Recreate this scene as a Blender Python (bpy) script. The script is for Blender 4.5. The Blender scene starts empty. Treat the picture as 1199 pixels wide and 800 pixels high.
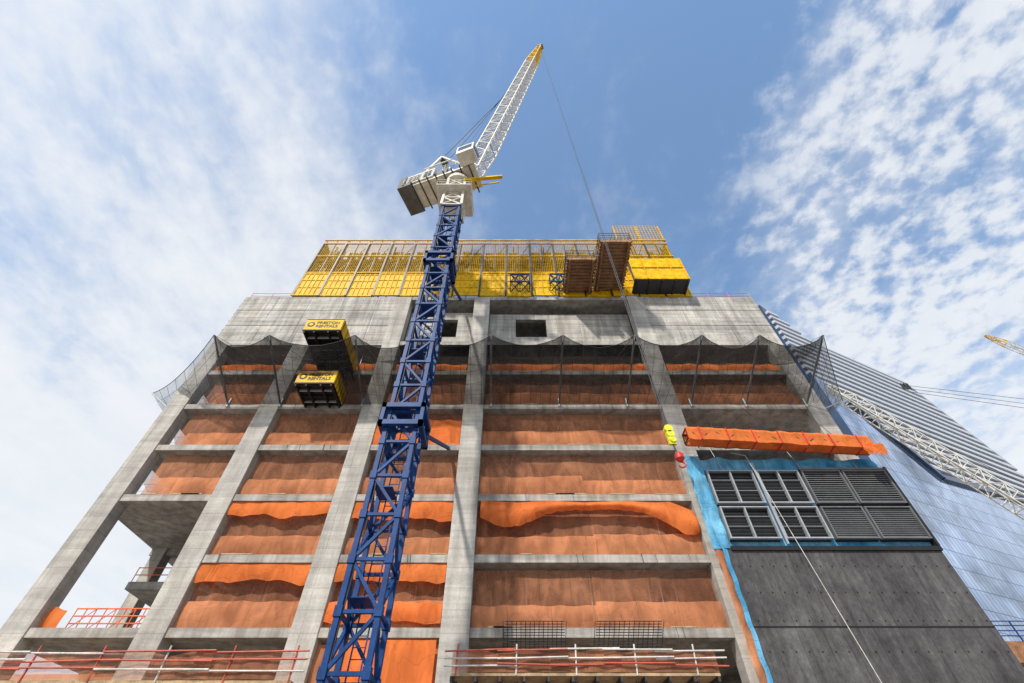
import bpy, math, random
from mathutils import Vector, noise
random.seed(7)
R=random.random
scene=bpy.context.scene
EYE=1.7   # all heights below are measured from eye level, whole site lifted by this at the end
G=-EYE

# ------------------------------------------------------------ mesh builder
class MB:
    def __init__(s): s.v=[];s.f=[];s.m=[];s.smooth=[]
    def _add(s,vs,fs,m,sm=False):
        o=len(s.v); s.v+= [tuple(v) for v in vs]
        for f in fs: s.f.append([o+i for i in f]); s.m.append(m); s.smooth.append(sm)
    def box(s,x0,x1,y0,y1,z0,z1,m=0):
        s._add([(x0,y0,z0),(x1,y0,z0),(x1,y1,z0),(x0,y1,z0),(x0,y0,z1),(x1,y0,z1),(x1,y1,z1),(x0,y1,z1)],
               [(0,3,2,1),(4,5,6,7),(0,1,5,4),(1,2,6,5),(2,3,7,6),(3,0,4,7)],m)
    def beam(s,p,q,w,h=None,m=0,hint=(0,0,1)):
        p=Vector(p);q=Vector(q);h=h or w;d=(q-p)
        if d.length<1e-6:return
        d.normalize();hi=Vector(hint)
        if abs(d.dot(hi.normalized()))>.98: hi=Vector((0,1,0))
        a=d.cross(hi).normalized()*w/2;e=a.cross(d).normalized()*h/2
        vs=[p-a-e,p+a-e,p+a+e,p-a+e,q-a-e,q+a-e,q+a+e,q-a+e]
        s._add(vs,[(0,3,2,1),(4,5,6,7),(0,1,5,4),(1,2,6,5),(2,3,7,6),(3,0,4,7)],m)
    def tube(s,p,q,r,m=0,n=8,r2=None):
        p=Vector(p);q=Vector(q);d=(q-p).normalized();hi=Vector((0,0,1)) if abs(d.z)<.95 else Vector((1,0,0))
        a=d.cross(hi).normalized();e=a.cross(d);r2=r if r2 is None else r2
        vs=[p+(a*math.cos(t)+e*math.sin(t))*r for t in [2*math.pi*i/n for i in range(n)]]
        vs+=[q+(a*math.cos(t)+e*math.sin(t))*r2 for t in [2*math.pi*i/n for i in range(n)]]
        s._add(vs,[(i,(i+1)%n,n+(i+1)%n,n+i) for i in range(n)],m,True)
        s._add(vs[:n],[tuple(range(n))[::-1]],m); s._add(vs[n:],[tuple(range(n))],m)
    def poly(s,pts,r,m=0):
        for a,b in zip(pts[:-1],pts[1:]): s.tube(a,b,r,m,5)
    def grid(s,fn,nu,nv,m=0,sm=True):
        vs=[fn(i/nu,j/nv) for j in range(nv+1) for i in range(nu+1)]
        fs=[(j*(nu+1)+i,j*(nu+1)+i+1,(j+1)*(nu+1)+i+1,(j+1)*(nu+1)+i) for j in range(nv) for i in range(nu)]
        s._add(vs,fs,m,sm)
    def face(s,pts,m=0): s._add(pts,[tuple(range(len(pts)))],m)
    def lattice(s,p,q,w0,w1,n,c,b,m=0,hint=(0,1,0),cross=False,hh=1.0):
        p=Vector(p);q=Vector(q);d=(q-p).normalized();a=d.cross(Vector(hint)).normalized();e=d.cross(a)
        def C(t):
            w=(w0+(w1-w0)*t)/2;o=p+(q-p)*t
            return [o+a*w+e*w*hh,o-a*w+e*w*hh,o-a*w-e*w*hh,o+a*w-e*w*hh]
        for i in range(n):
            A=C(i/n);B=C((i+1)/n)
            for k in range(4):
                k2=(k+1)%4
                s.beam(A[k],B[k],c,c,m,a)
                s.beam(A[k],A[k2],b,b,m,d)
                if cross:
                    s.beam(A[k],B[k2],b,b*.6,m,d); s.beam(A[k2],B[k],b*.6,b,m,d)
                elif (i+k)%2: s.beam(A[k],B[k2],b,b,m,d)
                else: s.beam(A[k2],B[k],b,b,m,d)
        A=C(1)
        for k in range(4): s.beam(A[k],A[(k+1)%4],b,b,m,d)
    def obj(s,name,mats,parent=None,bevel=0):
        me=bpy.data.meshes.new(name);me.from_pydata(s.v,[],s.f)
        for mt in mats: me.materials.append(mt)
        me.polygons.foreach_set('material_index',s.m);me.polygons.foreach_set('use_smooth',s.smooth);me.update()
        o=bpy.data.objects.new(name,me);scene.collection.objects.link(o)
        if parent:o.parent=parent
        if bevel:
            b=o.modifiers.new('bevel','BEVEL');b.width=bevel;b.segments=1;b.limit_method='ANGLE'
        return o
def empty(name):
    o=bpy.data.objects.new(name,None);scene.collection.objects.link(o);return o

# ------------------------------------------------------------ materials
def nt(name):
    m=bpy.data.materials.new(name);m.use_nodes=True;t=m.node_tree;t.nodes.clear();return m,t
def N(t,ty,**k):
    n=t.nodes.new(ty)
    for a,b in k.items(): setattr(n,a,b)
    return n
def L(t,a,b): t.links.new(a,b)
def noise_n(t,vec,scale,detail=4,rough=.55,sc=(1,1,1),rot=(0,0,0),dist=0):
    mp=N(t,'ShaderNodeMapping');mp.inputs['Scale'].default_value=sc;mp.inputs['Rotation'].default_value=rot;L(t,vec,mp.inputs[0])
    n=N(t,'ShaderNodeTexNoise');n.inputs['Scale'].default_value=scale;n.inputs['Detail'].default_value=detail;n.inputs['Roughness'].default_value=rough;n.inputs['Distortion'].default_value=dist
    L(t,mp.outputs[0],n.inputs['Vector']);return n.outputs['Fac']
def ramp(t,fac,a,b,ca,cb):
    r=N(t,'ShaderNodeValToRGB');e=r.color_ramp.elements;e[0].position=a;e[1].position=b
    e[0].color=(*ca,1);e[1].color=(*cb,1);L(t,fac,r.inputs[0]);return r.outputs[0]
def mixc(t,ty,f,a,b):
    n=N(t,'ShaderNodeMix',data_type='RGBA',blend_type=ty);
    if isinstance(f,(int,float)): n.inputs[0].default_value=f
    else: L(t,f,n.inputs[0])
    for i,x in ((6,a),(7,b)):
        if isinstance(x,tuple): n.inputs[i].default_value=(*x,1)
        else: L(t,x,n.inputs[i])
    return n.outputs[2]
def mth(t,op,a,b=None,c=None,clamp=False):
    n=N(t,'ShaderNodeMath',operation=op);n.use_clamp=clamp
    for i,x in enumerate((a,b,c)):
        if x is None: continue
        if isinstance(x,(int,float)): n.inputs[i].default_value=x
        else: L(t,x,n.inputs[i])
    return n.outputs[0]
def gray(v): return (v,v,v)
def xz(t,vec):
    s=N(t,'ShaderNodeSeparateXYZ');L(t,vec,s.inputs[0]);c=N(t,'ShaderNodeCombineXYZ')
    L(t,s.outputs[0],c.inputs[0]);L(t,s.outputs[2],c.inputs[1]);return c.outputs[0]

def concrete(name,base,var=.25,joints=(2.44,1.22),jd=.7,bump=.4,streak=.3):
    m,t=nt(name);tc=N(t,'ShaderNodeTexCoord').outputs['Object']
    b=N(t,'ShaderNodeBsdfPrincipled');o=N(t,'ShaderNodeOutputMaterial');L(t,b.outputs[0],o.inputs[0])
    big=noise_n(t,tc,.35,5,.6);fine=noise_n(t,tc,9,3,.65);st=noise_n(t,tc,1.6,4,.6,(1,1,.12));st2=noise_n(t,tc,1.1,4,.6,(.15,.5,2.2))
    c=mixc(t,'MULTIPLY',1,(base),ramp(t,big,.3,.7,gray(1-var),gray(1+var*.35)))
    c=mixc(t,'MULTIPLY',1,c,ramp(t,fine,.3,.75,gray(.84),gray(1.06)))
    c=mixc(t,'MULTIPLY',streak,c,ramp(t,st,.35,.62,(.42,.39,.35),gray(1.1)))
    c=mixc(t,'MULTIPLY',streak,c,ramp(t,st2,.35,.6,gray(.55),gray(1.1)))
    h=fine
    if joints:
        br=N(t,'ShaderNodeTexBrick');br.offset=0;L(t,xz(t,tc),br.inputs['Vector']);br.inputs['Scale'].default_value=1
        br.inputs['Brick Width'].default_value=joints[0];br.inputs['Row Height'].default_value=joints[1];br.inputs['Mortar Size'].default_value=.022;br.inputs['Mortar Smooth'].default_value=.3
        br.inputs['Color1'].default_value=(.86,.86,.86,1);br.inputs['Color2'].default_value=(1.07,1.06,1.03,1);br.inputs['Mortar'].default_value=(jd,jd,jd,1)
        c=mixc(t,'MULTIPLY',1,c,br.outputs['Color'])
    L(t,c,b.inputs['Base Color']);b.inputs['Roughness'].default_value=.88
    bp=N(t,'ShaderNodeBump');bp.inputs['Strength'].default_value=bump;bp.inputs['Distance'].default_value=.02;L(t,h,bp.inputs['Height']);L(t,bp.outputs[0],b.inputs['Normal'])
    return m
def paint(name,base,rough=.45,dirt=.35,metal=0,scale=1.5,spec=.5):
    m,t=nt(name);tc=N(t,'ShaderNodeTexCoord').outputs['Object']
    b=N(t,'ShaderNodeBsdfPrincipled');o=N(t,'ShaderNodeOutputMaterial');L(t,b.outputs[0],o.inputs[0])
    n=noise_n(t,tc,scale,5,.65);n2=noise_n(t,tc,12,2,.6)
    c=mixc(t,'MULTIPLY',1,base,ramp(t,n,.35,.65,gray(1-dirt),gray(1.05)));c=mixc(t,'MULTIPLY',.5,c,ramp(t,n2,.35,.6,gray(.75),gray(1.05)))
    L(t,c,b.inputs['Base Color']);b.inputs['Roughness'].default_value=rough;b.inputs['Metallic'].default_value=metal;b.inputs['Specular IOR Level'].default_value=spec
    return m
def cloth(name,base,dark,opac0,opac1,transl=.45,contrast=.14,bump=.35,seam=2.0,hang_sc=(1.1,.6,.40)):
    m,t=nt(name);tc=N(t,'ShaderNodeTexCoord').outputs['Object'];o=N(t,'ShaderNodeOutputMaterial')
    big=noise_n(t,tc,.25,3,.6)
    hang=noise_n(t,tc,1.3,3,.5,hang_sc,(0,.45,0),.9)
    cr=noise_n(t,tc,.45,2,.5,(1,1,1.5),(0,.5,0),1.4)
    crl=mth(t,'ABSOLUTE',mth(t,'SUBTRACT',cr,.5))            # sharp crease lines where the noise crosses .5
    line=ramp(t,crl,.0,.035,gray(0),gray(1))
    hh=mth(t,'ADD',mth(t,'MULTIPLY',hang,.8),mth(t,'MULTIPLY',line,.08))
    c=mixc(t,'MIX',ramp(t,big,.35,.65,gray(0),gray(1)),dark,base)
    c=mixc(t,'MULTIPLY',1,c,ramp(t,hang,.36,.64,gray(1-contrast),gray(1.1)))  # fold shading put into the colour, following the hanging-fold bump
    c=mixc(t,'MULTIPLY',.45,c,ramp(t,crl,.0,.022,gray(.72),gray(1)))  # crease shade painted into the colour as thin darker lines
    if seam:
        s=N(t,'ShaderNodeSeparateXYZ');L(t,tc,s.inputs[0])
        fr=mth(t,'FRACT',mth(t,'DIVIDE',mth(t,'ADD',s.outputs[0],mth(t,'MULTIPLY',big,.5)),seam))
        c=mixc(t,'MULTIPLY',.8,c,ramp(t,fr,.012,.022,gray(.68),gray(1)))
    bp=N(t,'ShaderNodeBump');bp.inputs['Strength'].default_value=bump;bp.inputs['Distance'].default_value=.25
    L(t,hh,bp.inputs['Height'])
    d=N(t,'ShaderNodeBsdfDiffuse');tr=N(t,'ShaderNodeBsdfTranslucent')
    for x in(d,tr): L(t,c,x.inputs[0]);L(t,bp.outputs[0],x.inputs['Normal'])
    mx=N(t,'ShaderNodeMixShader');mx.inputs[0].default_value=transl;L(t,d.outputs[0],mx.inputs[1]);L(t,tr.outputs[0],mx.inputs[2])
    if opac0>=1: L(t,mx.outputs[0],o.inputs[0]);return m
    tp=N(t,'ShaderNodeBsdfTransparent');m2=N(t,'ShaderNodeMixShader')
    op=ramp(t,mth(t,'ADD',mth(t,'MULTIPLY',hang,.4),mth(t,'MULTIPLY',big,.6)),.38,.62,gray(opac0),gray(opac1))
    L(t,op,m2.inputs[0]);L(t,tp.outputs[0],m2.inputs[1]);L(t,mx.outputs[0],m2.inputs[2]);L(t,m2.outputs[0],o.inputs[0])
    return m

M_conc=concrete('concrete_cast',(.53,.505,.47),var=.24,streak=.4)
M_wall=concrete('concrete_shear_wall',(.52,.50,.47),joints=(2.44,1.22),jd=.5,streak=.62)
M_slab=concrete('concrete_slab_edge',(.46,.435,.40),joints=None,streak=.65)
M_core=concrete('concrete_interior',(.20,.18,.16),joints=(2.4,1.2),streak=.5)  # interior shade put into the base colour, darker than the outer concrete
M_net=cloth('debris_net_worn',(.66,.29,.155),(.50,.21,.12),.36,.60,.3)
M_net2=cloth('debris_net_double',(.78,.33,.16),(.64,.26,.13),.66,.86,.35,seam=2.6)
M_bright=cloth('debris_net_new',(1.0,.29,.085),(.90,.24,.07),1,1.0,.45,contrast=.16,bump=.5,seam=0)
M_black=cloth('canopy_net_black',(.05,.047,.045),(.03,.028,.028),.48,.76,.2,seam=0)
M_white_net=cloth('canopy_net_grey',(.22,.24,.27),(.12,.13,.15),.22,.5,.3,seam=0)
M_black2=cloth('canopy_net_fine',(.05,.047,.045),(.03,.028,.028),.22,.48,.2,seam=0)
M_yel=paint('yellow_paint',(.84,.50,.002),.55,.35,spec=.15)
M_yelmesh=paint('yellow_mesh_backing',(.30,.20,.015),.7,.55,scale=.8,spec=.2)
M_blue=paint('crane_blue_paint',(.006,.055,.21),.5,.4,spec=.2)
M_bluemem=cloth('blue_membrane',(.20,.48,.68),(.05,.28,.52),1,1,.0,contrast=.35,bump=.8,seam=1.5)
M_cream=paint('crane_cream_paint',(.74,.70,.61),.45,.3)
M_dark=paint('dark_steel',(.035,.035,.04),.5,.4)
M_black_s=paint('black_panel',(.02,.02,.022),.55,.3,spec=.25)
M_galv=paint('galvanised_steel',(.52,.53,.55),.4,.3,.4)
M_rail=paint('guard_rail_steel',(.24,.21,.18),.5,.3,.2)
M_white=paint('white_pipe',(.70,.66,.61),.5,.35)
M_rust=paint('red_oxide_timber',(.36,.17,.08),.75,.5)
M_ply=paint('plywood',(.50,.34,.19),.8,.45)
M_louv=paint('louvre_dark',(.06,.065,.07),.5,.2,.0,spec=.3)
M_frame=paint('louvre_slat',(.145,.15,.155),.5,.2,.0,spec=.3)
M_mull=paint('louvre_mullion',(.36,.385,.41),.4,.15,.1)
M_orange=paint('orange_paint',(.85,.16,.04),.5,.3)
M_red=paint('red_paint',(.65,.03,.02),.45,.3)
M_hookyel=paint('hook_yellow',(.75,.72,.03),.45,.2)

def darkwall():
    m,t=nt('bitumen_membrane');tc=N(t,'ShaderNodeTexCoord').outputs['Object']
    b=N(t,'ShaderNodeBsdfPrincipled');o=N(t,'ShaderNodeOutputMaterial');L(t,b.outputs[0],o.inputs[0])
    n=noise_n(t,tc,.5,5,.6,dist=.6);n2=noise_n(t,tc,4,5,.75,(1,1,.6));n3=noise_n(t,tc,1.5,4,.7,(1.4,1,.12))
    br=N(t,'ShaderNodeTexBrick');br.offset=0;L(t,xz(t,tc),br.inputs['Vector']);br.inputs['Scale'].default_value=1
    br.inputs['Brick Width'].default_value=1.45;br.inputs['Row Height'].default_value=4.3;br.inputs['Mortar Size'].default_value=.03;br.inputs['Mortar Smooth'].default_value=.8
    br.inputs['Color1'].default_value=(.90,.90,.90,1);br.inputs['Color2'].default_value=(1.08,1.08,1.08,1);br.inputs['Mortar'].default_value=(.60,.60,.60,1)
    c=mixc(t,'MULTIPLY',1,(.080,.076,.077),ramp(t,n,.3,.7,gray(.6),gray(1.3)))
    c=mixc(t,'MULTIPLY',1,c,ramp(t,n2,.3,.7,gray(.62),gray(1.35)));c=mixc(t,'MULTIPLY',1,c,br.outputs[0]);c=mixc(t,'MULTIPLY',.8,c,ramp(t,n3,.35,.65,gray(.6),gray(1.35)))
    L(t,c,b.inputs['Base Color']);b.inputs['Roughness'].default_value=.65;b.inputs['Specular IOR Level'].default_value=.3
    bp=N(t,'ShaderNodeBump');bp.inputs['Strength'].default_value=.8;bp.inputs['Distance'].default_value=.06;L(t,n2,bp.inputs['Height']);L(t,bp.outputs[0],b.inputs['Normal'])
    return m
M_bit=darkwall()
def glass_facade():
    m,t=nt('curtain_wall_glass');tc=N(t,'ShaderNodeTexCoord').outputs['Object']
    b=N(t,'ShaderNodeBsdfPrincipled');o=N(t,'ShaderNodeOutputMaterial');L(t,b.outputs[0],o.inputs[0])
    s=N(t,'ShaderNodeSeparateXYZ');L(t,tc,s.inputs[0]);c=N(t,'ShaderNodeCombineXYZ')
    L(t,mth(t,'MULTIPLY',s.outputs[0],1.1),c.inputs[0]);L(t,s.outputs[2],c.inputs[1])
    br=N(t,'ShaderNodeTexBrick');br.offset=0;L(t,c.outputs[0],br.inputs['Vector']);br.inputs['Scale'].default_value=1
    br.inputs['Brick Width'].default_value=1.6;br.inputs['Row Height'].default_value=4.1;br.inputs['Mortar Size'].default_value=.11
    br.inputs['Color1'].default_value=(.36,.46,.64,1);br.inputs['Color2'].default_value=(.48,.58,.74,1);br.inputs['Mortar'].default_value=(.15,.21,.33,1)
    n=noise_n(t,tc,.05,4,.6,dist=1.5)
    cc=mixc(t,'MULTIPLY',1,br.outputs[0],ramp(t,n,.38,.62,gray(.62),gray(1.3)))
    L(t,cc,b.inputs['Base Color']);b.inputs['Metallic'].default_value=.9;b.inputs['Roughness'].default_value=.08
    return m
M_glass=glass_facade()
M_alu=paint('aluminium_spandrel',(.60,.63,.68),.3,.15,.3)
M_dglass=paint('dark_blue_glass',(.07,.11,.19),.1,.2,.6,.2)

# ------------------------------------------------------------ main building
B=empty('concrete_highrise_building')
LV=[8.6,12.8,17.1,21.4,25.6,29.7,33.8]; TOP=41.5
XL,XR=-29.7,26.8; Y0=30.0; YB=56
cols=[(-28.85,1.6),(-20.8,1.65),(-12.0,1.65),(-3.3,1.7),(13.6,1.6),(26.0,1.5)]
sl=MB()
for i,z in enumerate(LV):
    if i==1:
        sl.box(-20.0,XR,Y0,YB,z-.25,z+.25)
        sl.box(-27.4,-20.0,34.4,YB,z-.25,z+.25)
    else: sl.box(XL,XR,Y0,YB,z-.25,z+.25)
    for y in (38,46): sl.box(XL if i!=1 else -26,XR,y-.3,y+.3,z-.75,z-.25)
    for x,_ in cols[1:-1]: sl.box(x-.3,x+.3,Y0+1.3,YB-.1,z-.7,z-.25)
sl.box(XL,XR,Y0,YB,TOP-.45,TOP)
sl.obj('floor_slabs',[M_slab],B)
cm=MB()
for x,w in cols:
    zt=LV[6]-.25
    cm.box(x-w/2,x+w/2,Y0-.09,Y0+1.0,G-.1,zt)
    for y in (38,46,54.5): cm.box(x-.5,x+.5,y-.5,y+.5,G,zt)
for x,w in cols[2:5]: cm.box(x-w/2,x+w/2,Y0-.09,Y0+1.0,LV[6]-.25,TOP-.03)
cm.obj('columns',[M_conc],B,.02)
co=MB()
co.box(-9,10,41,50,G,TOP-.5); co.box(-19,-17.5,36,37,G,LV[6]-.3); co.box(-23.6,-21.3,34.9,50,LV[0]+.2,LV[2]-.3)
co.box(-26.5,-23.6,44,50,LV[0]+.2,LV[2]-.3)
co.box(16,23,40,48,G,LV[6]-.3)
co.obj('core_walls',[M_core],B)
w=MB(); zb=LV[6]-.25
w.box(XL,-12.83,Y0-.05,Y0+.45,zb-.1,TOP-.02)
w.box(14.41,XR,Y0-.05,Y0+.45,zb-.1,TOP-.02)
w.box(XL,XL+.45,Y0+.45,YB,zb,TOP-.46); w.box(XR-.45,XR,Y0+.45,YB,zb,TOP-.46)
w.box(XL+.45,XR-.45,YB-.45,YB,zb,TOP-.46)
def recess(x0,x1,ox0,ox1,oz0,oz1,zt):
    ya,yb=Y0+1.2,Y0+1.6
    w.box(x0,ox0,ya,yb,zb,zt);w.box(ox1,x1,ya,yb,zb,zt);w.box(ox0,ox1,ya,yb,zb,oz0);w.box(ox0,ox1,ya,yb,oz1,zt)
recess(-11.17,-4.15,-8.0,-5.9,36.1,39.0,40.2)
recess(-2.45,12.8,.4,3.7,36.1,39.0,39.9)
w.box(-11.17,-4.15,Y0+.05,Y0+1.19,zb,zb+.5); w.box(-2.45,12.8,Y0+.05,Y0+1.19,zb,zb+.5)
w.obj('upper_shear_walls',[M_wall],B)
tr=MB()
for x in (-26,-22.3,-18.6,-14.9,18.4,22.6): tr.box(x-.02,x+.02,Y0-.062,Y0-.05,zb,TOP-.02)
for z in (36.5,39.1):
    tr.box(XL,-12.83,Y0-.068,Y0-.05,z-.03,z+.03); tr.box(14.41,XR,Y0-.068,Y0-.05,z-.03,z+.03)
for x in [XL+1.2*i for i in range(14)]+[15+1.2*i for i in range(10)]:
    for z in (34.6,35.8,37.2,38.4,39.8,40.9): tr.box(x-.05,x+.05,Y0-.058,Y0-.05,z-.05,z+.05)
for x in [.4-2.2,5.0,7.2,9.4,11.6]:
    for z in (35.4,37,38.6): tr.box(x-.05,x+.05,Y0+1.19,Y0+1.2,z-.05,z+.05)
tr.obj('formwork_joints',[M_core],B)
pr=MB()
for f in range(0,6):
    z0,z1_=LV[f]+.25,LV[f+1]-.25
    for k in range(22):
        x=-19+R()*44
        if f<3 and x>12:continue
        y=31.4+R()*3; pr.tube((x,y,z0),(x,y,z1_),.05)
pr.obj('shoring_props',[M_galv],B)

# ------------------------------------------------------------ orange netting
net=MB()
def sheet(x0,x1,z0,z1,y,m,amp=.05,top=.0,bot=.0,nseed=0,folds=0):
    nu=max(8,int((x1-x0)*(4 if not folds else 6)));nv=max(4,int((z1-z0)*3))
    sp=1.5+1.0*((nseed*.37)%1)
    def fn(u,v):
        x=x0+(x1-x0)*u
        tz=z1-top*(.25+.75*abs(math.sin(math.pi*((x/sp+nseed)))))*(.6+.5*noise.noise(Vector((x*.3,nseed*3.1,1))))
        bz=z0+bot*(noise.noise(Vector((x*.35,nseed,5)))+.4*abs(math.sin(x*math.pi/sp)))
        z=bz+(tz-bz)*v
        dy=amp*1.6*noise.noise(Vector((x*.5+z*.25,z*.5,nseed*7.7)))+amp*.5*noise.noise(Vector((x*1.4-z*.9,z*1.2,nseed)))
        dy-=amp*2.5*math.sin(math.pi*v)*(.6+.4*math.sin(x*math.pi/sp))
        if folds: dy+=folds*(noise.noise(Vector((x*1.6+z*.5,z*.5,nseed+9))) )*(1.25-v)
        return (x,y+dy,z)
    net.grid(fn,nu,nv,m)
bays=[(cols[i][0]+cols[i][1]/2+.04,cols[i+1][0]-cols[i+1][1]/2-.04) for i in range(5)]
for f in range(0,5):
    z0,z1=LV[f]+.25,LV[f+1]-.27
    for bi,(a,b) in enumerate(bays):
        if bi==0 and f<2: continue
        if bi==4 and f<4: continue
        sd=f*7+bi
        segs=[(a,b)] if b-a<12 else [(a,a+(b-a)*(.45+.1*R())),(0,0)]
        if len(segs)==2: segs[1]=(segs[0][1]-.1,b)
        for k,(p,q) in enumerate(segs):
            p0=p+(.25+.5*R() if bi==0 else 0)
            sheet(p0,q,z0,z1-(.0 if f!=0 else .15),Y0+.70,0,nseed=sd+k*.5,top=.06)
            sheet(p0 if bi else p0+.9,q,z0-.03,z0+1.35+.5*R(),Y0+.34,1,nseed=sd+.3+k,top=.16,bot=.05,amp=.06,folds=.07)
        if f==0 and bi in(1,2): sheet(a,b,z0+2.5,z1,Y0+.10,2,nseed=sd+9,bot=.3,folds=.14)
        if f==0 and bi==2: sheet(a,b,z0+.2,z0+1.5,Y0+.08,2,nseed=sd+4,bot=.3,top=.3,folds=.12)
        if f==1 and bi in(1,2): sheet(a,b,z1-.8-.3*bi,z1,Y0+.10,2,nseed=sd+5,bot=.35,folds=.14)
        if f==3 and bi==2: sheet(a,b,z0,z1-1.0,Y0+.08,2,nseed=sd+2,top=.4,folds=.12)
for f in range(2,6):
    z0,z1=LV[f]+.25,LV[f+1]-.27
    net.grid(lambda u,v:(XL+.35+.1*noise.noise(Vector((u*4,v*2,f))),Y0+1.1+7*u,z0+2.9*(1-u)+.2*u+(z1-z0-2.9*(1-u)-.2*u)*v),16,8,0)
sheet(-28.0,-26.9,LV[0]+.25,LV[0]+1.6,Y0+.5,2,nseed=55,folds=.1,top=.4)
def swag(u,v):
    x=-2.2+14.9*u; z1=LV[2]-.28-.12*math.sin(math.pi*u*3)**2-(.8 if u>.9 else 0)*(u-.9)*10
    ln=.75+1.25*math.exp(-((u-.93)/.09)**2)+.95*math.exp(-((u-.12)/.16)**2)+.15*math.sin(u*9)+.08*noise.noise(Vector((u*30,0,1)))
    z=z1-ln*(1-v)
    return (x,Y0-.05-.3*math.sin(math.pi*min(1,v*1.2))+.16*noise.noise(Vector((x*1.7+z,z*.5,2)))*(1.2-v),z)
net.grid(swag,130,8,2)
for bi,(a,b) in enumerate(bays):
    z0=LV[5]+.25
    sheet(a+.2,b-.1,z0,z0+1.1+.2*R(),Y0+.3,2,nseed=bi+70,top=.3,folds=.12)
z1=LV[0]-.3
for (p,q,zb_) in ((bays[2][0],bays[2][1],3.5),(-27.5,-21.8,5.8)):
    sheet(p,q,zb_,z1-(.2 if p>-20 else 1.6),Y0+.4,1,nseed=33+p,folds=.12)
sheet(-9.5,-4.3,4,z1-.1,Y0-.1,2,nseed=91,bot=.4,folds=.16)
sheet(-2.3,11,3,z1-1.6,Y0+.6,1,nseed=95,folds=.12)
net.obj('debris_netting',[M_net,M_net2,M_bright])

rp=MB()
for f in range(0,7):
    z=LV[f]+.25
    for h in (.55,1.1):
        for bi,(a,b) in enumerate(bays):
            if bi==4 and f<3: continue
            if bi==0 and f<2: continue
            rp.tube((a,Y0+.5,z+h),(b,Y0+.5,z+h-.03),.014)
for bi,(a,b) in enumerate(bays):
    n=int((b-a)/2.4)
    for f in range(6):
        if bi==4 and f<3: continue
        if bi==0 and f<2: continue
        for i in range(n+1):
            x=a+.1+(b-a-.2)*i/n; rp.tube((x,Y0+.5,LV[f]+.25),(x,Y0+.5,LV[f]+1.45),.02)
rp.obj('edge_guard_rails',[M_rail],B)
lc_=MB()
for k in range(80):
    f=random.choice([0,1,2,3,4,5]);bi=random.choice([1,2,3,3,3,0,4])
    if (bi==4 and f<4) or (bi==0 and f<2): continue
    a,b=bays[bi];x=a+.5+(b-a-1.5)*R();z=LV[f]+.25
    if R()<.45:
        ln=.6+1.6*R(); lc_.box(x,min(x+ln,b-.1),Y0-.02,Y0+.1,z+.002,z+.08,1)
    else:
        ln=.3+1.0*R(); pts=[(x+.05*math.sin(3*t_/5*ln),Y0-.03,z+.05-ln*t_/5) for t_ in range(6)]; lc_.poly(pts,.012,0)
lc_.obj('loose_cables_and_timber',[M_dark,M_ply],B)
rr=MB()
for h in (.55,1.05):
    pts=[(XL+.2+i*2.35,Y0+.2,TOP+h-(.08 if i%2 else 0)) for i in range(25)]
    rr.poly(pts,.03)
for i in range(25): rr.tube((XL+.2+i*2.35,Y0+.2,TOP),(XL+.2+i*2.35,Y0+.2,TOP+1.1),.03)
rr.obj('roof_guard_rail',[M_orange],B)
g=MB()
for h in (.4,.8,1.2): g.tube((-26.5,Y0+.6,LV[0]+.25+h),(-21.7,Y0+.6,LV[0]+.25+h),.04)
for i in range(9): g.tube((-26.5+.6*i,Y0+.6,LV[0]+.25),(-26.5+.6*i,Y0+.6,LV[0]+1.5),.03)
for i in range(4): g.tube((-26.5+1.2*i,Y0+.6,LV[0]+.25),(-25.3+1.2*i,Y0+.6,LV[0]+1.45),.025)
for h in (.5,1.0): g.tube((-27.3,34.5,LV[1]+.25+h),(-23.7,34.5,LV[1]+.25+h),.035)
for i in range(4): g.tube((-27.3+1.2*i,34.5,LV[1]+.25),(-27.3+1.2*i,34.5,LV[1]+1.3),.03)
g.obj('terrace_guard_rail',[M_orange],B)

# ------------------------------------------------------------ louvre screen + bitumen wall
PX0,PX1,PY=13.3,27.2,29.0
bw=MB(); bw.box(PX0+.25,PX1,PY,PY+.85,G-.05,13.0,0)
bw.obj('dark_membrane_wall',[M_bit],B)
fx=MB()
for i in range(19):
    for z in (11.9,10.4,8.9,7.4,5.9,4.4): fx.tube((PX0+.7+i*.72,PY-.03,z),(PX0+.7+i*.72,PY+.01,z),.04,0,6)
for z in (8.6,4.3): fx.box(PX0+.3,PX1-.02,PY-.02,PY+.01,z-.04,z+.04,0)
fx.obj('membrane_fixings',[M_black_s],B)
bl=MB()
bl.grid(lambda u,v:(PX0+.02+(.28)*u+.03*math.sin(v*60),PY-.03+.06*noise.noise(Vector((u*3,v*30,0))),G+v*(13.2-G)),4,80,0)
bl.grid(lambda u,v:(PX0-.45+1.1*u+.22*noise.noise(Vector((v*8,0,1)))*(1-u),PY-.0+.14*noise.noise(Vector((u*2,v*9,0))),13.0+v*6.9),6,40,0)
bl.box(PX0-.1,PX1-.05,PY+.30,PY+.85,13.0,19.7,0)
bl.grid(lambda u,v:(PX0-.2+13.6*u,PY+.2+.12*noise.noise(Vector((u*14,v*2,0))),18.75+v*(1.0+.25*noise.noise(Vector((u*9,0,4))))),90,6,0)
bl.obj('blue_waterproof_membrane',[M_bluemem],B)
fr_=MB()
def fringe(u,v):
    z=1+12*v; return (PX0-.35+.5*u+.15*noise.noise(Vector((0,z*.8,2)))*(1-u),PY+.15+.2*noise.noise(Vector((u,z,5))),z)
fr_.grid(fringe,4,60,0)
fr_.obj('net_fringe',[M_net2],B)
lo=MB()
lo.box(PX0+.6,PX1+.05,PY-.12,PY+.3,12.85,13.12,2)
gz0,gz1=13.2,18.7
gx=[PX0+.8,PX0+4.15,PX0+4.4,PX0+7.45,PX0+7.65,PX0+10.5,PX0+10.62,PX1-.1]
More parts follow.
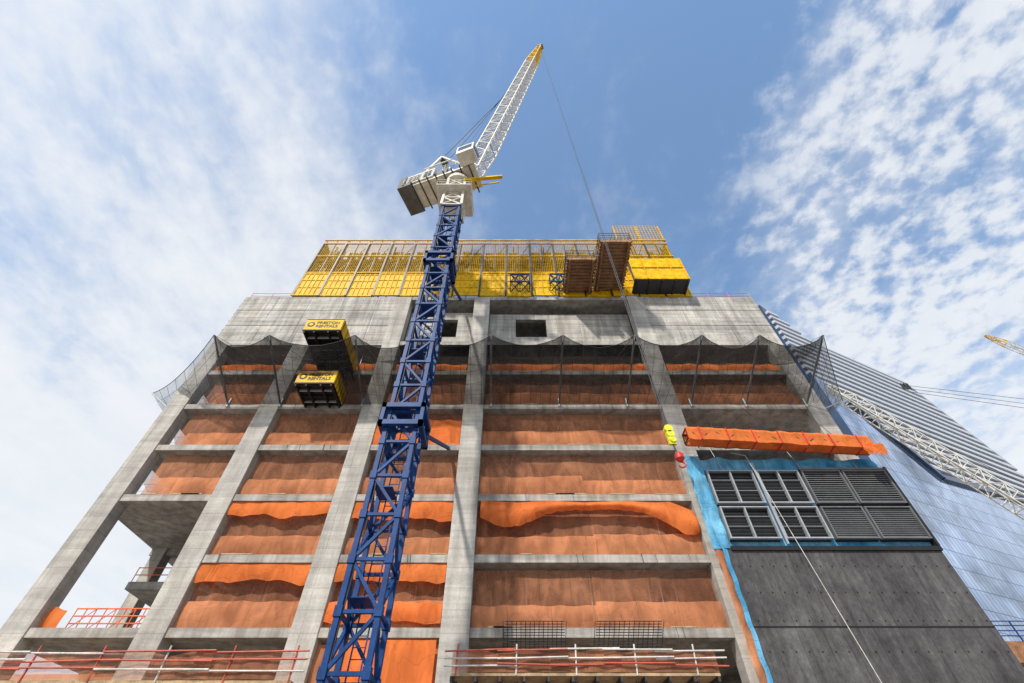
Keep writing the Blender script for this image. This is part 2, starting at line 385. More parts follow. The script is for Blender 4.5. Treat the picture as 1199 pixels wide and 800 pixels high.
zm=(gz0+gz1)/2
for gi in range(4):
    a,b=gx[2*gi],gx[2*gi+1]
    lo.box(a+.05,b-.05,PY+.2,PY+.28,gz0+.35,gz1-.05,2)
    for ci,(z0,z1) in enumerate(((gz0+.4,zm-.12),(zm+.12,gz1-.05))):
        closed = gi>=2
        xsx=(a+.06,(a+b)/2,b-.06) if not closed else (a+.06,b-.06)
        fm=1 if not closed else 0
        for x in xsx: lo.box(x-.05,x+.05,PY-.12,PY+.16,z0,z1,fm)
        for z in (z0+.05,z1-.05): lo.box(a,b,PY-.125,PY+.165,z-.04,z+.04,fm)
        n=14 if closed else 9
        for k in range(n):
            z=z0+.2+(z1-z0-.4)*k/(n-1)
            if closed: lo.beam((a+.13,PY+.02,z),(b-.13,PY+.02,z),.025,.15,0,hint=(0,.75,1))
            else:
                lo.beam((a+.13,PY+.1,z),(b-.13,PY+.1,z),.05,.025,3,hint=(0,0,1))
                if k in (3,6): lo.beam((a+.13,PY+.04,z),(b-.13,PY+.04,z),.03,.03,1)
lo.beam((PX0+4.28,PY-.2,gz1+.5),(PX0+4.28,PY-.2,gz0),.12,.1,1)
lo.box(PX0+7.6,PX1,PY-.1,PY+.28,gz1,gz1+.16,0)
lo.box(PX1-.1,PX1+.06,PY-.14,PY+.8,13.15,gz1+.2,2)
lo.obj('louvre_panels',[M_frame,M_mull,M_black_s,M_louv],B)
cb=MB(); cb.tube((PX0+3.9,PY-.5,19.6),(PX0+4.6,PY-2.5,3),.018); cb.tube((PX0+3.0,PY-.3,20),(PX0+3.9,PY-.5,19.6),.018)
for x in (PX0+2,PX0+7.8,PX0+12): cb.tube((x,PY+.6,21.2),(x+.1,PY+.1,18.9),.02)
cb.obj('tag_line_cables',[M_white],B)

rk=MB()
for x0,x1 in ((-.5,3.0),(4.6,8.4)):
    for k in range(11):
        t=k/10; rk.tube((x0+.1*t,30-1.6*t-.15,7.75+.9*t),(x1-.1*t,30-1.6*t-.15,7.75+.9*t),.025)
    for k in range(15):
        x=x0+(x1-x0)*k/14; rk.tube((x,29.85,7.75),(x,28.25,8.65),.018)
rk.obj('reinforcement_mesh_racks',[M_dark],B)

# ------------------------------------------------------------ black canopy net with outrigger poles
cn=empty('safety_net_canopy')
po=MB();nb=MB()
xs=[-24.4,-19.9,-12.9,-7.5,-1.8,4.06,9.9,15.4,20.1,25.3]
tips=[]
for x in xs:
    b=Vector((x,Y0-.02,25.7));t=Vector((x*1.035+.1,25.0,29.2)); tips.append(t)
    po.tube(b,t,.085); po.tube(t,(x,Y0,31.5),.02)
    po.tube((x,Y0-.05,25.5),(x,Y0-.05,26.4),.12)
lc=Vector((-34.2,32.3,29.2)); rc=Vector((31.6,33,28.8))
po.tube((-29.7,30.6,25.7),lc,.07); po.tube((26.8,30.6,25.7),rc,.07)
T=[lc]+tips+[rc]; Bs=[Vector((-29.8,33.5,25.6))]+[Vector((x,Y0-.12,25.7)) for x in xs]+[Vector((26.9,34,25.6))]
for i in range(len(T)-1):
    t0,t1,b0,b1=T[i],T[i+1],Bs[i],Bs[i+1]
    sag=.7+.5*((i*.618)%1)
    def fn(u,v,t0=t0,t1=t1,b0=b0,b1=b1,sag=sag,i=i):
        t=t0.lerp(t1,u);b=b0.lerp(b1,u)
        t=t+Vector((0,.5,-sag))*math.sin(math.pi*u)**.8
        p=b.lerp(t,v); s=math.sin(math.pi*v)*(.35+.4*math.sin(math.pi*u)); p=p+Vector((0,-.35,-.9))*s
        p+=Vector((0,1,1))*.18*noise.noise(p*.9)*math.sin(math.pi*v)+Vector((0,0,.12))*noise.noise(Vector((u*4,i,0)))*math.sin(math.pi*u)
        return p
    nb.grid(fn,22,12,1 if i in(0,len(T)-2) else 0)
    for k in range(8):
        a=fn(k/8,1);b=fn((k+1)/8,1); po.tube(a,b,.03,1,5)
    for v in (.2,.4,.6,.8):
        for k in range(6): po.tube(fn(k/6,v),fn((k+1)/6,v),.014,1,4)
    for u in (.14,.28,.43,.57,.71,.86):
        for k in range(5): po.tube(fn(u,k/5),fn(u,(k+1)/5),.014,1,4)
    def fn2(u,v,t0=t0,t1=t1,b0=b0,b1=b1,fn=fn):
        a=fn(u,1);c=Vector((b0.lerp(b1,u).x,Y0-.12,30.9+.3*math.sin(6*u)))
        p=a.lerp(c,v);return p+Vector((0,0,-1.0))*math.sin(math.pi*v)
    if 0<i<len(T)-2: nb.grid(fn2,14,6,2)
po.obj('outrigger_poles',[M_galv,M_dark],cn)
nb.obj('net',[M_black,M_white_net,M_black2],cn)

# ------------------------------------------------------------ yellow perimeter screen
ys=empty('perimeter_safety_screen')
a=MB();zA,zM,zT=TOP+.15,46.4,54.3; sx0,sx1=-24.7,20.3; n=15; pw=(sx1-sx0)/n
for i in range(n):
    x0=sx0+i*pw
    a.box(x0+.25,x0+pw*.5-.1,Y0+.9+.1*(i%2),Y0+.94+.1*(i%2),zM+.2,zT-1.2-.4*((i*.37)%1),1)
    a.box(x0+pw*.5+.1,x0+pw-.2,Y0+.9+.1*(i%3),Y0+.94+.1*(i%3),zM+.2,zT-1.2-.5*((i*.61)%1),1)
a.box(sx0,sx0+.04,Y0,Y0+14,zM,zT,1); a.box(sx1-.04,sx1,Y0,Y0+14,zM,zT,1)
a.box(sx0-.02,sx0+.1,Y0,Y0+14,zA,zM,0); a.box(sx1-.1,sx1+.02,Y0,Y0+14,zA,zM,0)
for i in range(n):
    x0=sx0+i*pw; o_=.06*((i*7)%3-1)
    a.box(x0+.14,x0+pw-.14,Y0-.05+o_,Y0+.05+o_,zA,zM-.2,0)
    for k in range(6): x=x0+.14+(pw-.28)*k/5; a.box(x-.035,x+.035,Y0-.13+o_,Y0-.05+o_,zA,zM-.2,0)
    for z in (zA+.1,zA+1.6,zA+3.1,zM-.4): a.box(x0+.12,x0+pw-.12,Y0-.12+o_,Y0-.05+o_,z-.05,z+.06,0)
    for x in (x0+.1,x0+pw/2,x0+pw-.1): a.beam((x,Y0+.12,zA),(x,Y0+.12,zT),.12,.12,0 if x!=x0+.1 else 2)
    k=int(pw/.22)
    for j in range(k): a.beam((x0+.1+j*.22,Y0,zM),(x0+.1+j*.22,Y0,zT),.035,.035,0)
    a.beam((x0+.2,Y0+.25,zM),(x0+pw-.2,Y0+.25,zT-1),.09,.09,4)
    a.beam((x0-.02,Y0-.16,zA),(x0-.02,Y0-.16,zT-1),.20,.08,4)
    a.beam((x0+pw/2,Y0-.02,zM),(x0+pw/2,Y0-.02,zT-1.2),.10,.08,4)
for j in range(int((zT-zM)/.36)): a.beam((sx0,Y0-.03,zM+j*.36),(sx1,Y0-.03,zM+j*.36),.03,.03,0)
for z in (zM,50.2,zT-.9,zT): a.beam((sx0-.1,Y0-.08,z),(sx1+.1,Y0-.08,z),.14,.14,0)
for z in (zM-.4,50.1): a.box(sx0+.2,sx1-.2,Y0+.3,Y0+3.0,z-.1,z,3)
for i in range(12):
    x=sx0+1.5+i*3.9; a.beam((x,Y0+.7,zA),(x,Y0+.7,zT-.6),.18,.18,4)
for j in range(16): a.beam((14.1+j*.413,Y0,zT),(14.1+j*.413,Y0,58.5),.045,.045,0)
for j in range(8): a.beam((14.1,Y0,zT+.1+j*.58),(20.3,Y0,zT+.1+j*.58),.05,.05,0)
for x in (14.1,17.2,20.3): a.beam((x,Y0+.1,zT),(x,Y0+.1,58.5),.14,.14,0); a.beam((x,Y0+2.5,zT-4),(x,Y0+2.5,58.3),.1,.1,0)
for z in (56.2,58.3):
    for x in (14.1,17.2,20.3): a.beam((x,Y0,z),(x,Y0+2.5,z),.08,.08,0)
    a.beam((14.1,Y0+2.5,z),(20.3,Y0+2.5,z),.08,.08,0)
a.box(13.5,19.5,27.9,28.0,42.1,44.2,0); a.box(13.6,19.4,27.95,28.05,44.35,46.4,0); a.box(13.5,19.6,28.0,29.9,42.0,42.15,4)
for x in (13.55,15,16.5,18,19.4): a.box(x-.04,x+.04,27.84,27.9,42.1,46.4,0)
a.box(13.5,19.5,27.85,27.9,44.2,44.35,4)
a.box(19.5,19.6,27.9,30,42.1,46.4,0)
for i in range(5): a.beam((13.8+i*1.4,28,41.95),(13.8+i*1.4,30,41.95),.1,.15,4)
a.obj('yellow_screen_panels',[M_yel,M_yelmesh,M_galv,M_ply,M_dark],ys)
bt=MB()
for x in (-.2,4.3):
    bt.lattice((x,29.4,43.4),(x+2.2,29.4,43.4),1.5,1.5,2,.14,.1,0,(0,0,1),True)
bt.obj('blue_truss_brackets',[M_blue],ys)

# ------------------------------------------------------------ loading platforms
def platform(name,x0,x1,yf,z,kind):
    P=empty(name)
    s=MB()
    if kind==0:
        s.box(x0,x1,yf,30.6,z-.05,z+.05,1)
        for x in (x0+.15,x1-.15,(x0+x1)/2-.6,(x0+x1)/2+.6): s.box(x-.07,x+.07,yf-.02,31.6,z-.33,z-.05,1)
        n=int((30-yf)/.7)
        for i in range(n+1): s.box(x0+.1,x1-.1,yf+.02+i*.7,yf+.12+i*.7,z-.25,z-.05,2 if i%2 else 1)
        s.box(x0,x1,yf-.06,yf,z-.1,z+1.35,0)
        for x in(x0,x1):
            s.box(x-.04,x+.04,yf,30,z-.05,z+1.3,0 if x==x1 else 1)
            for i in range(6): s.box(x-.06,x+.06,yf+.1+i*(29.8-yf)/5,yf+.18+i*(29.8-yf)/5,z-.1,z+1.35,1)
        s.box(x0-.05,x1+.05,yf-.09,yf-.06,z-.16,z-.02,1);s.box(x0-.05,x1+.05,yf-.09,yf-.06,z+1.3,z+1.38,1)
        for x in(x0+.2,x1-.2): s.tube((x,31,z),(x,31,z+3.4),.07,2)
        s.obj('deck_and_gates',[M_yel,M_black_s,M_galv],P,.01)
        for j,txt in enumerate(('PRESTON','RENTALS')):
            c=bpy.data.curves.new('lettering','FONT');c.body=txt;c.size=.46;c.extrude=.006;c.align_x='LEFT';c.space_character=1.0;c.offset=.012
            o=bpy.data.objects.new('lettering',c);scene.collection.objects.link(o);o.parent=P
            o.location=(x0+.95,yf-.075,z+.72-.46*j);o.rotation_euler=(math.pi/2,0,0);c.materials.append(M_black_s)
        d=MB();rx_=x0+.5;d.tube((rx_,yf-.06,z+.65),(rx_,yf-.08,z+.65),.33,0,20);d.tube((rx_,yf-.08,z+.65),(rx_,yf-.085,z+.65),.16,1,16)
        d.obj('roundel',[M_black_s,M_yel],P)
    else:
        s.box(x0,x1,yf,31,z,z+.08,1)
        n=int((30.5-yf)/.42)
        for i in range(n): s.box(x0-.05,x1+.05,yf+i*.42,yf+i*.42+.14,z-.2,z,0)
        for x in (x0+.3,x1-.3): s.box(x-.09,x+.09,yf-.1,32,z-.5,z-.2,0)
        for lay in range(4):
            for k in range(9):
                x=x0+.15+(x1-x0-.3)*k/8
                if lay%2: s.box(x-.05,x+.05,yf+.3,30,z+.3+lay*.22,z+.47+lay*.22,1)
            if lay%2==0:
                for k in range(10): y=yf+.35+k*(29.5-yf)/10; s.box(x0+.1,x1-.1,y,y+.1,z+.3+lay*.22,z+.46+lay*.22,0)
        for x in(x0,x1):
            for i in range(4):
                y=yf+i*(29.8-yf)/3; s.tube((x,y,z-.2),(x,y,z+1.7),.045,2)
            for h in(.6,1.1,1.6): s.tube((x,yf,z+h),(x,30,z+h),.03,2)
        for h in(.6,1.1,1.6): s.tube((x0,yf,z+h),(x1,yf,z+h),.03,2)
        for i in range(7): x=x0+(x1-x0)*i/6; s.tube((x,yf,z),(x,yf,z+1.7),.025,2)
        s.obj('deck_and_formwork',[M_rust,M_ply,M_dark],P)
    return P
platform('loading_platform',-17.8,-14.6,24.9,29.75,0)
platform('loading_platform',-17.8,-14.6,27.2,25.75,0)
platform('loading_platform',5.9,9.0,25.6,42.5,1)
platform('loading_platform',9.3,12.6,23.7,42.9,1)

# ------------------------------------------------------------ tower crane
TC=empty('tower_crane')
mx,my=-6.05,20.7
ms=MB()
mw=1.6
ms.lattice((mx,my,G),(mx,my,43),mw,mw,22,.22,.14,0,(0,1,0),False)
for sx in(-.25,.25): ms.beam((mx+sx,my+.3,G),(mx+sx,my+.3,43),.05,.05,0)
for i in range(110): ms.beam((mx-.25,my+.3,G+.4*i),(mx+.25,my+.3,G+.4*i),.03,.03,0)
for i in range(8): ms.box(mx-.7,mx+.2,my-.65,my+.65,2+5*i,2.05+5*i,0)
for i in range(23):
    z=G+(43-G)*i/22
    for sx in(-1,1):
        for sy in(-1,1): ms.box(mx+sx*mw/2-.155,mx+sx*mw/2+.155,my+sy*mw/2-.155,my+sy*mw/2+.155,z-.2,z+.2,0)
for zc in (16.2,32.9):
    for dz in (-.6,.6):
        for s_ in(-1,1):
            ms.beam((mx-1.2,my+s_*1.08,zc+dz),(mx+1.2,my+s_*1.08,zc+dz),.24,.3,0)
            ms.beam((mx+s_*1.08,my-1.2,zc+dz),(mx+s_*1.08,my+1.2,zc+dz),.24,.3,0)
    for sx in(-1,1):
        for sy in(-1,1): ms.beam((mx+sx*1.08,my+sy*1.08,zc-.6),(mx+sx*1.08,my+sy*1.08,zc+.6),.2,.2,0)
ms.beam((mx+.4,my+1.2,16.8),(-5.0,29.95,21.3),.22,.22,0);ms.beam((mx+.4,my+1.2,33.4),(-5.7,29.95,41.0),.22,.22,0)
# power cable clipped to the mast
ms.poly([(mx-mw/2+.2+.04*math.sin(i),my-mw/2-.02,G+i*1.5) for i in range(30)],.03,1)
ms.obj('mast',[M_blue,M_dark],TC)
hd=MB()
hd.lattice((mx,my,43),(mx,my,49.6),2.0,1.8,4,.24,.14,0,(0,1,0),True)
hd.box(mx-1.8,mx+1.8,my-1.8,my+1.8,46.0,46.12,0)
for s_ in (-1,1):
    for h in (.55,1.1):
        hd.tube((mx-1.8,my+s_*1.8,46.1+h),(mx+1.8,my+s_*1.8,46.1+h),.03);hd.tube((mx+s_*1.8,my-1.8,46.1+h),(mx+s_*1.8,my+1.8,46.1+h),.03)
hd.tube((mx,my,49.6),(mx,my,50.2),1.4,0,24,1.4);hd.tube((mx,my,50.2),(mx,my,50.9),1.25,2,24,1.25)
D=Vector((.944,-.328,0));S=Vector((.328,.944,0));U=Vector((0,0,1));O=Vector((mx,my,0))
def W(f,s,z): return O+D*f+S*s+U*z
def obox(mb,f0,f1,s0,s1,z0,z1,m): mb.beam(W((f0+f1)/2,(s0+s1)/2,z0),W((f0+f1)/2,(s0+s1)/2,z1),abs(s1-s0),abs(f1-f0),m,hint=D)
obox(hd,-6.2,2.4,-1.4,1.4,50.9,51.3,0)
for f in [-6.2+k for k in range(9)]: hd.beam(W(f,-1.85,50.9),W(f,1.85,50.9),.12,.2,2)
obox(hd,-6.1,-2.6,-1.6,1.6,51.3,53.6,0)
obox(hd,-2.3,-1.0,-1.4,1.4,51.4,52.6,2)
hd.tube(W(-1.7,-1.2,52.6),W(-1.7,1.2,52.6),.6,2,16)
obox(hd,-6.9,-5.2,-1.75,1.75,50.5,51.25,1)
obox(hd,-6.95,-6.15,-1.75,1.75,51.25,53.4,1)
obox(hd,-5.9,-4.3,-1.64,-1.6,51.7,53.1,2);obox(hd,-3.9,-2.9,-1.64,-1.6,51.6,53.2,3)
for k in range(6): obox(hd,-5.8+.5*k,-5.75+.5*k,-1.66,-1.62,51.4,53.5,0)
obox(hd,1.0,3.0,-3.1,-1.6,50.6,52.6,0);obox(hd,1.6,3.05,-3.05,-1.65,51.3,52.3,3);obox(hd,1.2,2.8,-3.13,-3.0,51.3,52.3,3)
ap=[W(-3.0,s_,60.2) for s_ in(-.6,.6)]
for s_,a_ in zip((-1.2,1.2),ap):
    hd.beam(W(1.6,s_,51.3),a_,.2,.2,0);hd.beam(W(-5.8,s_,51.3),a_,.24,.24,0);hd.beam(W(-.8,s_,55.8),W(-4.6,s_,55.8),.12,.12,0)
hd.beam(ap[0],ap[1],.3,.3,0); hd.tube(W(-3.0,-.5,60.2),W(-3.0,.5,60.2),.45,2,14)
for s_ in (-1.85,1.85):
    for h in (.55,1.1): hd.tube(W(-6.2,s_,51.3+h),W(1.5,s_,51.3+h),.03,0)
    for k in range(7): hd.tube(W(-6.2+1.3*k,s_,51.3),W(-6.2+1.3*k,s_,52.4),.03,0)
hd.beam((mx+.8,my-1,49.0),(mx+5.0,my-1.4,49.0),.35,.25,4); hd.beam((mx+.8,my-.2,49.0),(mx+4.7,my-.8,49.0),.12,.12,4)
M_cab=paint('cab_glass',(.04,.06,.08),.08,.1,.3)
hd.obj('slewing_deck',[M_cream,paint('counterweight',(.12,.12,.12),.7,.4),M_dark,M_cab,M_yel],TC)
jb=MB();foot=W(1.9,0,52.2);tip=Vector((5.6,16,107))
j1=foot.lerp(tip,.10);j2=foot.lerp(tip,.80)
jb.lattice(foot,j1,1.3,1.9,3,.15,.08,0,S);jb.lattice(j1,j2,1.9,1.7,24,.15,.08,0,S);jb.lattice(j2,tip,1.7,.7,7,.17,.12,1,S)
jb.tube(tip-S*.5,tip+S*.5,.6,2,14)
for s_ in(-.4,.4):
    jb.tube(W(-3.0,s_,60.5),foot.lerp(tip,.45)+Vector((-1.6,0,1.0)),.05,2,5);jb.tube(foot.lerp(tip,.45)+Vector((-1.6,0,1.0)),j2+Vector((-.5,0,.6)),.05,2,5)
    jb.tube(W(-1.7,s_,53),foot.lerp(tip,.97)+Vector((-.6,0,0)),.02,2,4)
jb.obj('luffing_jib',[M_cream,M_yel,M_dark],TC)
hk=MB();H=Vector((6.8,16,12.0))
for dx in(-.05,.05): hk.tube((tip.x+dx,tip.y,tip.z),(H.x+dx,H.y,H.z+.5),.022,1,5)
for k,dz in enumerate((.34,.06,-.22)): hk.tube(H+Vector((.02*k,-.12,dz)),H+Vector((.02*k,.12,dz)),.19-.02*k,0,16)
hk.box(H.x-.14,H.x+.16,H.y-.07,H.y+.07,H.z-.45,H.z+.45,0)
hk.tube(H+Vector((0.02,0,-.45)),H+Vector((.06,0,-.85)),.035,1)
h2=H+Vector((.12,0,-1.05))
hk.tube(h2+Vector((0,0,.22)),h2+Vector((0,0,.08)),.08,2,14,.19);hk.tube(h2+Vector((0,0,.08)),h2+Vector((0,0,-.1)),.19,2,14,.19);hk.tube(h2+Vector((0,0,-.1)),h2+Vector((0,0,-.24)),.19,2,14,.08)
ang=[(.13*math.cos(t),-.38+.13*math.sin(t)) for t in [math.radians(90-20*i) for i in range(14)]]
for (x1,z1_),(x2,z2_) in zip(ang[:-1],ang[1:]): hk.tube(h2+Vector((x1,0,z1_)),h2+Vector((x2,0,z2_)),.035,2)
hk.tube(h2+Vector((.05,0,-.3)),(13.4,27.8,19.3) ,.010,1,4)
hk.obj('hook_block',[M_hookyel,M_dark,M_red],TC)

# orange wrapped lifting beam (box truss in netting, strapped)
lb=empty('lifting_beam');l=MB()
A=Vector((12.9,27.7,20.75));Bq=Vector((26.5,28.2,20.25))
l.lattice(A,Bq,.8,.8,14,.1,.07,1,(0,0,1))
def wrap(u,v):
    p=A.lerp(Bq,u);s4=(v*4)%4;e=int(min(3,math.floor(s4)));fr=s4-e
    cr=[(-1,-1),(1,-1),(1,1),(-1,1),(-1,-1)]
    y=cr[e][0]+(cr[e+1][0]-cr[e][0])*fr; z=cr[e][1]+(cr[e+1][1]-cr[e][1])*fr
    sag=.07*math.sin(math.pi*fr)*abs(math.sin(u*math.pi*14))
    r=.50-sag+.045*noise.noise(Vector((u*20+fr*1.5,e*3+fr*2,0)))
    dz=-.20*max(0,noise.noise(Vector((u*9,0,3)))) if e==0 else 0
    return p+Vector((0,y*r,z*r*1.05+dz))
l.grid(wrap,200,24,0)
for k in range(4):
    x=26.6-.35*k; l.grid(lambda u,v,x=x:(x+.45*u-.15*v,27.55+.2*noise.noise(Vector((u*3,v*3,k))),20.0-1.1*v*(.5+u*.5)),4,6,0)
for u in (.07,.22,.36,.5,.64,.78,.93):
    p=A.lerp(Bq,u)
    for (y0_,y1_,z0_,z1_) in ((-.56,.56,-.57,-.55),(-.57,-.55,-.56,.56)): l.box(p.x-.05,p.x+.05,p.y+y0_,p.y+y1_,p.z+z0_,p.z+z1_,2)
l.obj('wrapped_truss',[M_bright,M_dark,M_red],lb)
l=MB()
for u in(.15,.5,.85):
    p=A.lerp(Bq,u); l.tube(p+Vector((0,0,.5)),(p.x,29.9,25.3),.02)
l.obj('suspension_ropes',[M_dark],lb)

# ------------------------------------------------------------ sidewalk shed with rails and net
def shed(x0,x1,yf,zd,h,red=.5,name='sidewalk_shed'):
    P=empty(name);s=MB();t_=MB()
    s.box(x0,x1,yf,29.6,zd-.12,zd,1)
    for i in range(int((x1-x0)/1.2)+1): s.box(x0+i*1.2-.06,x0+i*1.2+.06,yf,29.6,zd-.35,zd-.12,0)
    for i in range(int((x1-x0)/3)+1):
        x=min(x0+.2+3*i,x1-.1)
        for y in(yf+.3,29.2): s.tube((x,y,G),(x,y,zd-.3),.09,0)
        s.tube((x,yf,zd-.1),(x+.05,yf-.1,zd+h+.25),.045,2 if R()>red else 3)
    for k,hh in enumerate((h,h*.66,h*.35)):
        n=5
        for i in range(n):
            xa=x0+(x1-x0)*i/n-.4;xb=x0+(x1-x0)*(i+1)/n+.5
            s.tube((xa,yf-.12-.07*(i%2),zd+hh+.16*R()-.08),(xb,yf-.12-.07*(i%2),zd+hh+.16*R()-.08),.04,2 if R()>red else 3)
    def f(u,v):
        x=x0+(x1-x0)*u
        return (x,yf-.03+.1*noise.noise(Vector((x*1.4,v*2,4))),zd+.02+(h*.95+.2*noise.noise(Vector((x*.8,0,0))))*v)
    t_.grid(f,60,6,0)
    s.obj('scaffold_frame',[M_dark,M_ply,M_white,paint('red_pipe',(.55,.10,.06),.5,.4)],P);t_.obj('net',[M_net],P)
shed(-31,-9.8,24.6,5.2,1.05,.6)
shed(-3.0,10.3,27.2,6.05,.95,.5)

sp=empty('steel_access_platform');s=MB()
s.box(36.5,62,40,46,10.6,10.9,1)
for i in range(11):
    x=36.5+i*2.4; s.beam((x,40,10.9),(x,40,12.2),.08,.08,0); s.beam((x,40,9.6),(x,40,10.6),.15,.15,0)
for h in(.35,.7,1.05,1.35): s.beam((36.5,40,10.9+h),(62,40,10.9+h),.06,.06,0)
for x in(37,45,53,61): s.beam((x,41,G),(x,41,10.6),.4,.4,1)
s.box(36.5,62,39.9,40,9.5,10.6,1)
s.obj('deck_and_rails',[M_blue,M_rust],sp)

# ------------------------------------------------------------ glass skyscraper
gs=empty('glass_skyscraper');s=MB()
nrm=Vector((.422,-.907,0))
def on(X,off=0): 
    Y=110+(X-110)*.465; return X+nrm.x*off,Y+nrm.y*off
def prism(pts,off,depth,m):
    fr=[(*on(X,off),z) for X,z in pts]; bk=[(*on(X,off-depth),z) for X,z in pts]
    s.face(fr[::-1] ,m)
    n=len(pts)
    for i in range(n): s.face([fr[i],fr[(i+1)%n],bk[(i+1)%n],bk[i]],2)
    s.face(bk,m)
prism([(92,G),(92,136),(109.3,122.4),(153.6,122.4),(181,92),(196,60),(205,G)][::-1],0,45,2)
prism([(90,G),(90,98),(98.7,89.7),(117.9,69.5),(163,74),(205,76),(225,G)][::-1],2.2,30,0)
def rx(z): return 153.6+(122.4-z)*(27.4/30.4) if z>92 else 181+(92-z)*.45
z=73
while z<122:
    xa,ya=on(93,.35);xb,yb=on(rx(z)-.3,.35); s.beam((xa,ya,z),(xb,yb,z),.7,1.25,1)
    z+=2.8
while z<134:
    xa,ya=on(93,.35);xb,yb=on(92.5+(136-z)/13.6*17,.35); s.beam((xa,ya,z),(xb,yb,z),.7,1.25,1)
    z+=2.8
s.beam((*on(153.6,.3),122.4),(*on(181,.3),92),.9,.9,1); s.beam((*on(109,.3),122.6),(*on(153.6,.3),122.6),.8,.8,1)
s.beam((*on(98.7,2.5),89.7),(*on(117.9,2.5),69.5),1.2,1.2,2);s.beam((*on(117.9,2.5),69.5),(*on(205,2.5),76),1.2,1.6,2)
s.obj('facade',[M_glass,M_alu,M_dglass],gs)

# ------------------------------------------------------------ background cranes
def bgcrane(base,zb_,tip_,w,n,mats,hint):
    P=empty('tower_crane');s=MB()
    bx,by=base
    s.lattice((bx,by,G),(bx,by,zb_),w*1.1,w*1.1,max(4,int((zb_-G)/3)),.25,.14,1,(0,1,0))
    t=Vector(tip_);f=Vector((bx,by,zb_+1.5))
    s.lattice(f,f.lerp(t,.92),w,w*.85,n,.16,.09,0,hint); s.lattice(f.lerp(t,.92),t,w*.85,w*.3,3,.16,.1,2,hint)
    back=(Vector((f.x-t.x,f.y-t.y,0))).normalized()
    s.beam(f-Vector((0,0,1)),f+back*9-Vector((0,0,1)),2.6,.7,0); s.beam(f+back*7,f+back*9,2.8,2.4,3)
    ap=f+back*4+Vector((0,0,9)); s.beam(f,ap,.3,.3,0);s.beam(f+back*7,ap,.3,.3,0);s.tube(ap,f.lerp(t,.9),.05,3,5)
    s.obj('mast_and_jib',mats,P)
bgcrane((84,60),14,(56.5,60,55.8),2.2,30,[M_cream,M_cream,M_cream,M_dark],(0,1,0))
bgcrane((205,100),62,(159.5,100,116.5),2.0,28,[M_cream,M_blue,M_yel,M_dark],(0,1,0))
pc=MB()
for k in range(3):
    pc.tube((131+.5*k,112,105-1.6*k),(205,112,92-3*k),.09,0,4)
for k in range(3): pc.box(130.5+1.0*k,131+1.0*k,111.8,112.2,103,105.6,0)
pc.obj('overhead_cables',[M_dark])

# ------------------------------------------------------------ ground, street
def sheetobj(name,x0,x1,y0,y1,z,mat,h=0):
    m=MB()
    if h: m.box(x0,x1,y0,y1,z-.2,z+h)
    else: m.face([(x0,y0,z),(x1,y0,z),(x1,y1,z),(x0,y1,z)])
    return m.obj(name,[mat])
M_ground=concrete('ground_dirt',(.34,.31,.27),joints=None)
M_asph=concrete('asphalt',(.06,.06,.062),joints=None,streak=.1)
M_pave=concrete('paving',(.42,.41,.39),joints=None)
sheetobj('ground',-1500,1500,-1500,1500,G,M_ground)
sheetobj('road',-400,400,-5,7,G+.004,M_asph)
sheetobj('pavement',-400,400,7.15,14,G,M_pave,.14)
sheetobj('kerb',-400,400,7,7.15,G,M_conc,.13)
sheetobj('pavement',-400,400,-9,-5.15,G,M_pave,.14)
sheetobj('kerb',-400,400,-5.15,-5,G,M_conc,.13)
lm=MB()
for i in range(80): lm.box(-398+i*10,-395+i*10,.9,1.05,G+.005,G+.012)
lm.obj('road_markings',[M_white])

# ------------------------------------------------------------ world
SUN_EL,SUN_AZ=math.radians(44),math.radians(207)   # azimuth clockwise from +Y
wd=bpy.data.worlds.new('World');scene.world=wd;wd.use_nodes=True;t=wd.node_tree;t.nodes.clear()
try:
    wd.cycles.sampling_method='MANUAL';wd.cycles.sample_map_resolution=256
except Exception: pass
sky=N(t,'ShaderNodeTexSky',sky_type='NISHITA');sky.sun_disc=False;sky.sun_elevation=SUN_EL;sky.sun_rotation=SUN_AZ;sky.altitude=20;sky.air_density=1.2;sky.dust_density=1.2;sky.ozone_density=1.4
dirv=N(t,'ShaderNodeTexCoord').outputs['Generated'];sp_=N(t,'ShaderNodeSeparateXYZ');L(t,dirv,sp_.inputs[0]);X,Yd,Z=sp_.outputs
zz=mth(t,'ADD',mth(t,'MAXIMUM',Z,0),.12)
cx=N(t,'ShaderNodeCombineXYZ');L(t,mth(t,'DIVIDE',X,zz),cx.inputs[0]);L(t,mth(t,'DIVIDE',Yd,zz),cx.inputs[1]);uv=cx.outputs[0]
def wn(scale,detail,rough,sc=(1,1,1),rot=0,dist=0):
    mp=N(t,'ShaderNodeMapping');mp.inputs['Scale'].default_value=sc;mp.inputs['Rotation'].default_value=(0,0,rot);L(t,uv,mp.inputs[0])
    n=N(t,'ShaderNodeTexNoise');n.inputs['Scale'].default_value=scale;n.inputs['Detail'].default_value=detail;n.inputs['Roughness'].default_value=rough;n.inputs['Distortion'].default_value=dist
    L(t,mp.outputs[0],n.inputs['Vector']);return n.outputs['Fac']
def sstep(v,a,b):
    n=N(t,'ShaderNodeMapRange',interpolation_type='SMOOTHSTEP');L(t,v,n.inputs[0]);n.inputs[1].default_value=a;n.inputs[2].default_value=b;return n.outputs[0]
left=sstep(X,-.05,-.5);right=sstep(X,.34,.58);low=sstep(Z,.66,.30)
wisp=wn(1.3,6,.62,(1,.6,1),.5,.5);wisp2=wn(5,5,.64,(1,.6,1),.7,.3);puff=wn(20,5,.55,(1,1,1),.3,0);reg=wn(2.2,4,.6)
cov=mth(t,'ADD',mth(t,'MULTIPLY',left,.22),mth(t,'MULTIPLY',low,.25))
cov=mth(t,'ADD',cov,mth(t,'MULTIPLY',right,.10))
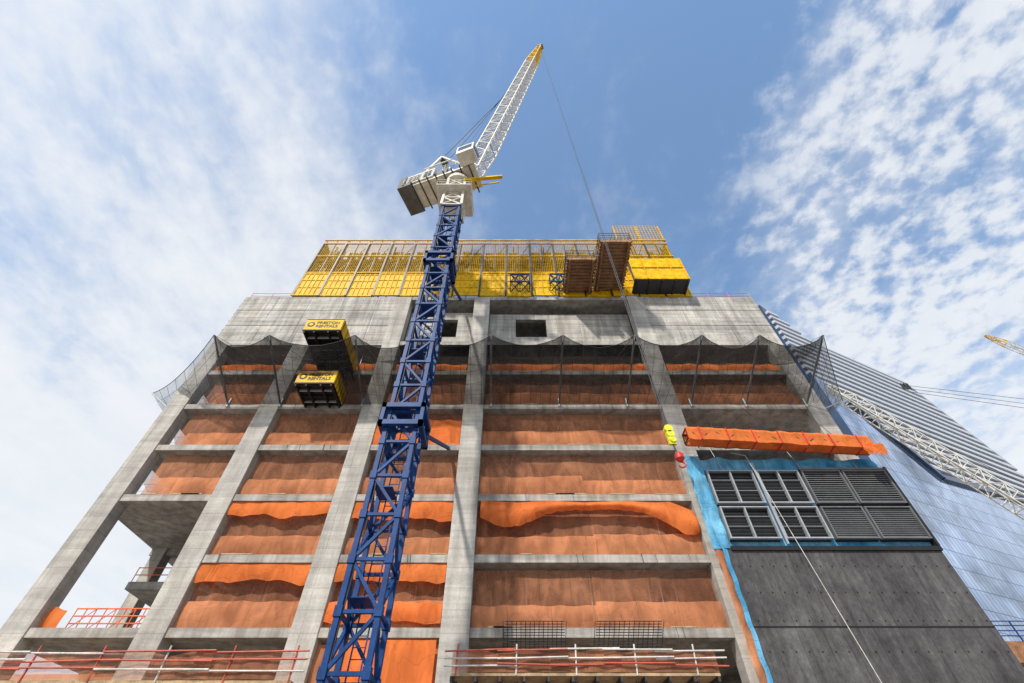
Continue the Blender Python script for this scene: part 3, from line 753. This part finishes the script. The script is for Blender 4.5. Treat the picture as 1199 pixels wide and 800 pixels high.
veil=mth(t,'ADD',mth(t,'ADD',mth(t,'MULTIPLY',wisp,.56),mth(t,'MULTIPLY',wisp2,.30)),mth(t,'MULTIPLY',puff,.14))
veil=mth(t,'ADD',veil,cov)
f1=sstep(veil,.46,.83)
pf=mth(t,'ADD',mth(t,'ADD',mth(t,'MULTIPLY',puff,.55),mth(t,'MULTIPLY',reg,.46)),mth(t,'MULTIPLY',right,.115))
f2=mth(t,'MULTIPLY',sstep(pf,.535,.69),mth(t,'ADD',mth(t,'MULTIPLY',right,.90),mth(t,'MULTIPLY',left,.35)),clamp=True)
f=mth(t,'SUBTRACT',1,mth(t,'MULTIPLY',mth(t,'SUBTRACT',1,f1),mth(t,'SUBTRACT',1,f2)),clamp=True)
f=mth(t,'ADD',mth(t,'MULTIPLY',f,.89),.06)
cc=mixc(t,'MIX',wisp2,(6.4,6.8,7.4),(8.3,8.4,8.5))
skc=mixc(t,'MULTIPLY',1,sky.outputs[0],(1.35,1.74,1.95))
col=mixc(t,'MIX',f,skc,cc)
bg=N(t,'ShaderNodeBackground');bg.inputs[1].default_value=.118;L(t,col,bg.inputs[0]);wo=N(t,'ShaderNodeOutputWorld');L(t,bg.outputs[0],wo.inputs[0])
sun=bpy.data.lights.new('sun','SUN');sun.energy=4.5;sun.angle=math.radians(2.0);sun.color=(1,.93,.83)
so=bpy.data.objects.new('sun',sun);scene.collection.objects.link(so)
dv=Vector((math.sin(SUN_AZ)*math.cos(SUN_EL),math.cos(SUN_AZ)*math.cos(SUN_EL),math.sin(SUN_EL)))
so.rotation_euler=dv.to_track_quat('Z','Y').to_euler()

# ------------------------------------------------------------ camera
cam=bpy.data.cameras.new('camera');cam.lens=16;cam.sensor_width=36;cam.clip_end=5000;cam.clip_start=.1
c=bpy.data.objects.new('camera',cam);scene.collection.objects.link(c);c.rotation_euler=(math.radians(138.6),0,0);scene.camera=c
for o in scene.objects:
    if o.parent is None: o.location.z+=EYE
scene.view_settings.view_transform='Standard';scene.view_settings.look='None';scene.view_settings.exposure=0
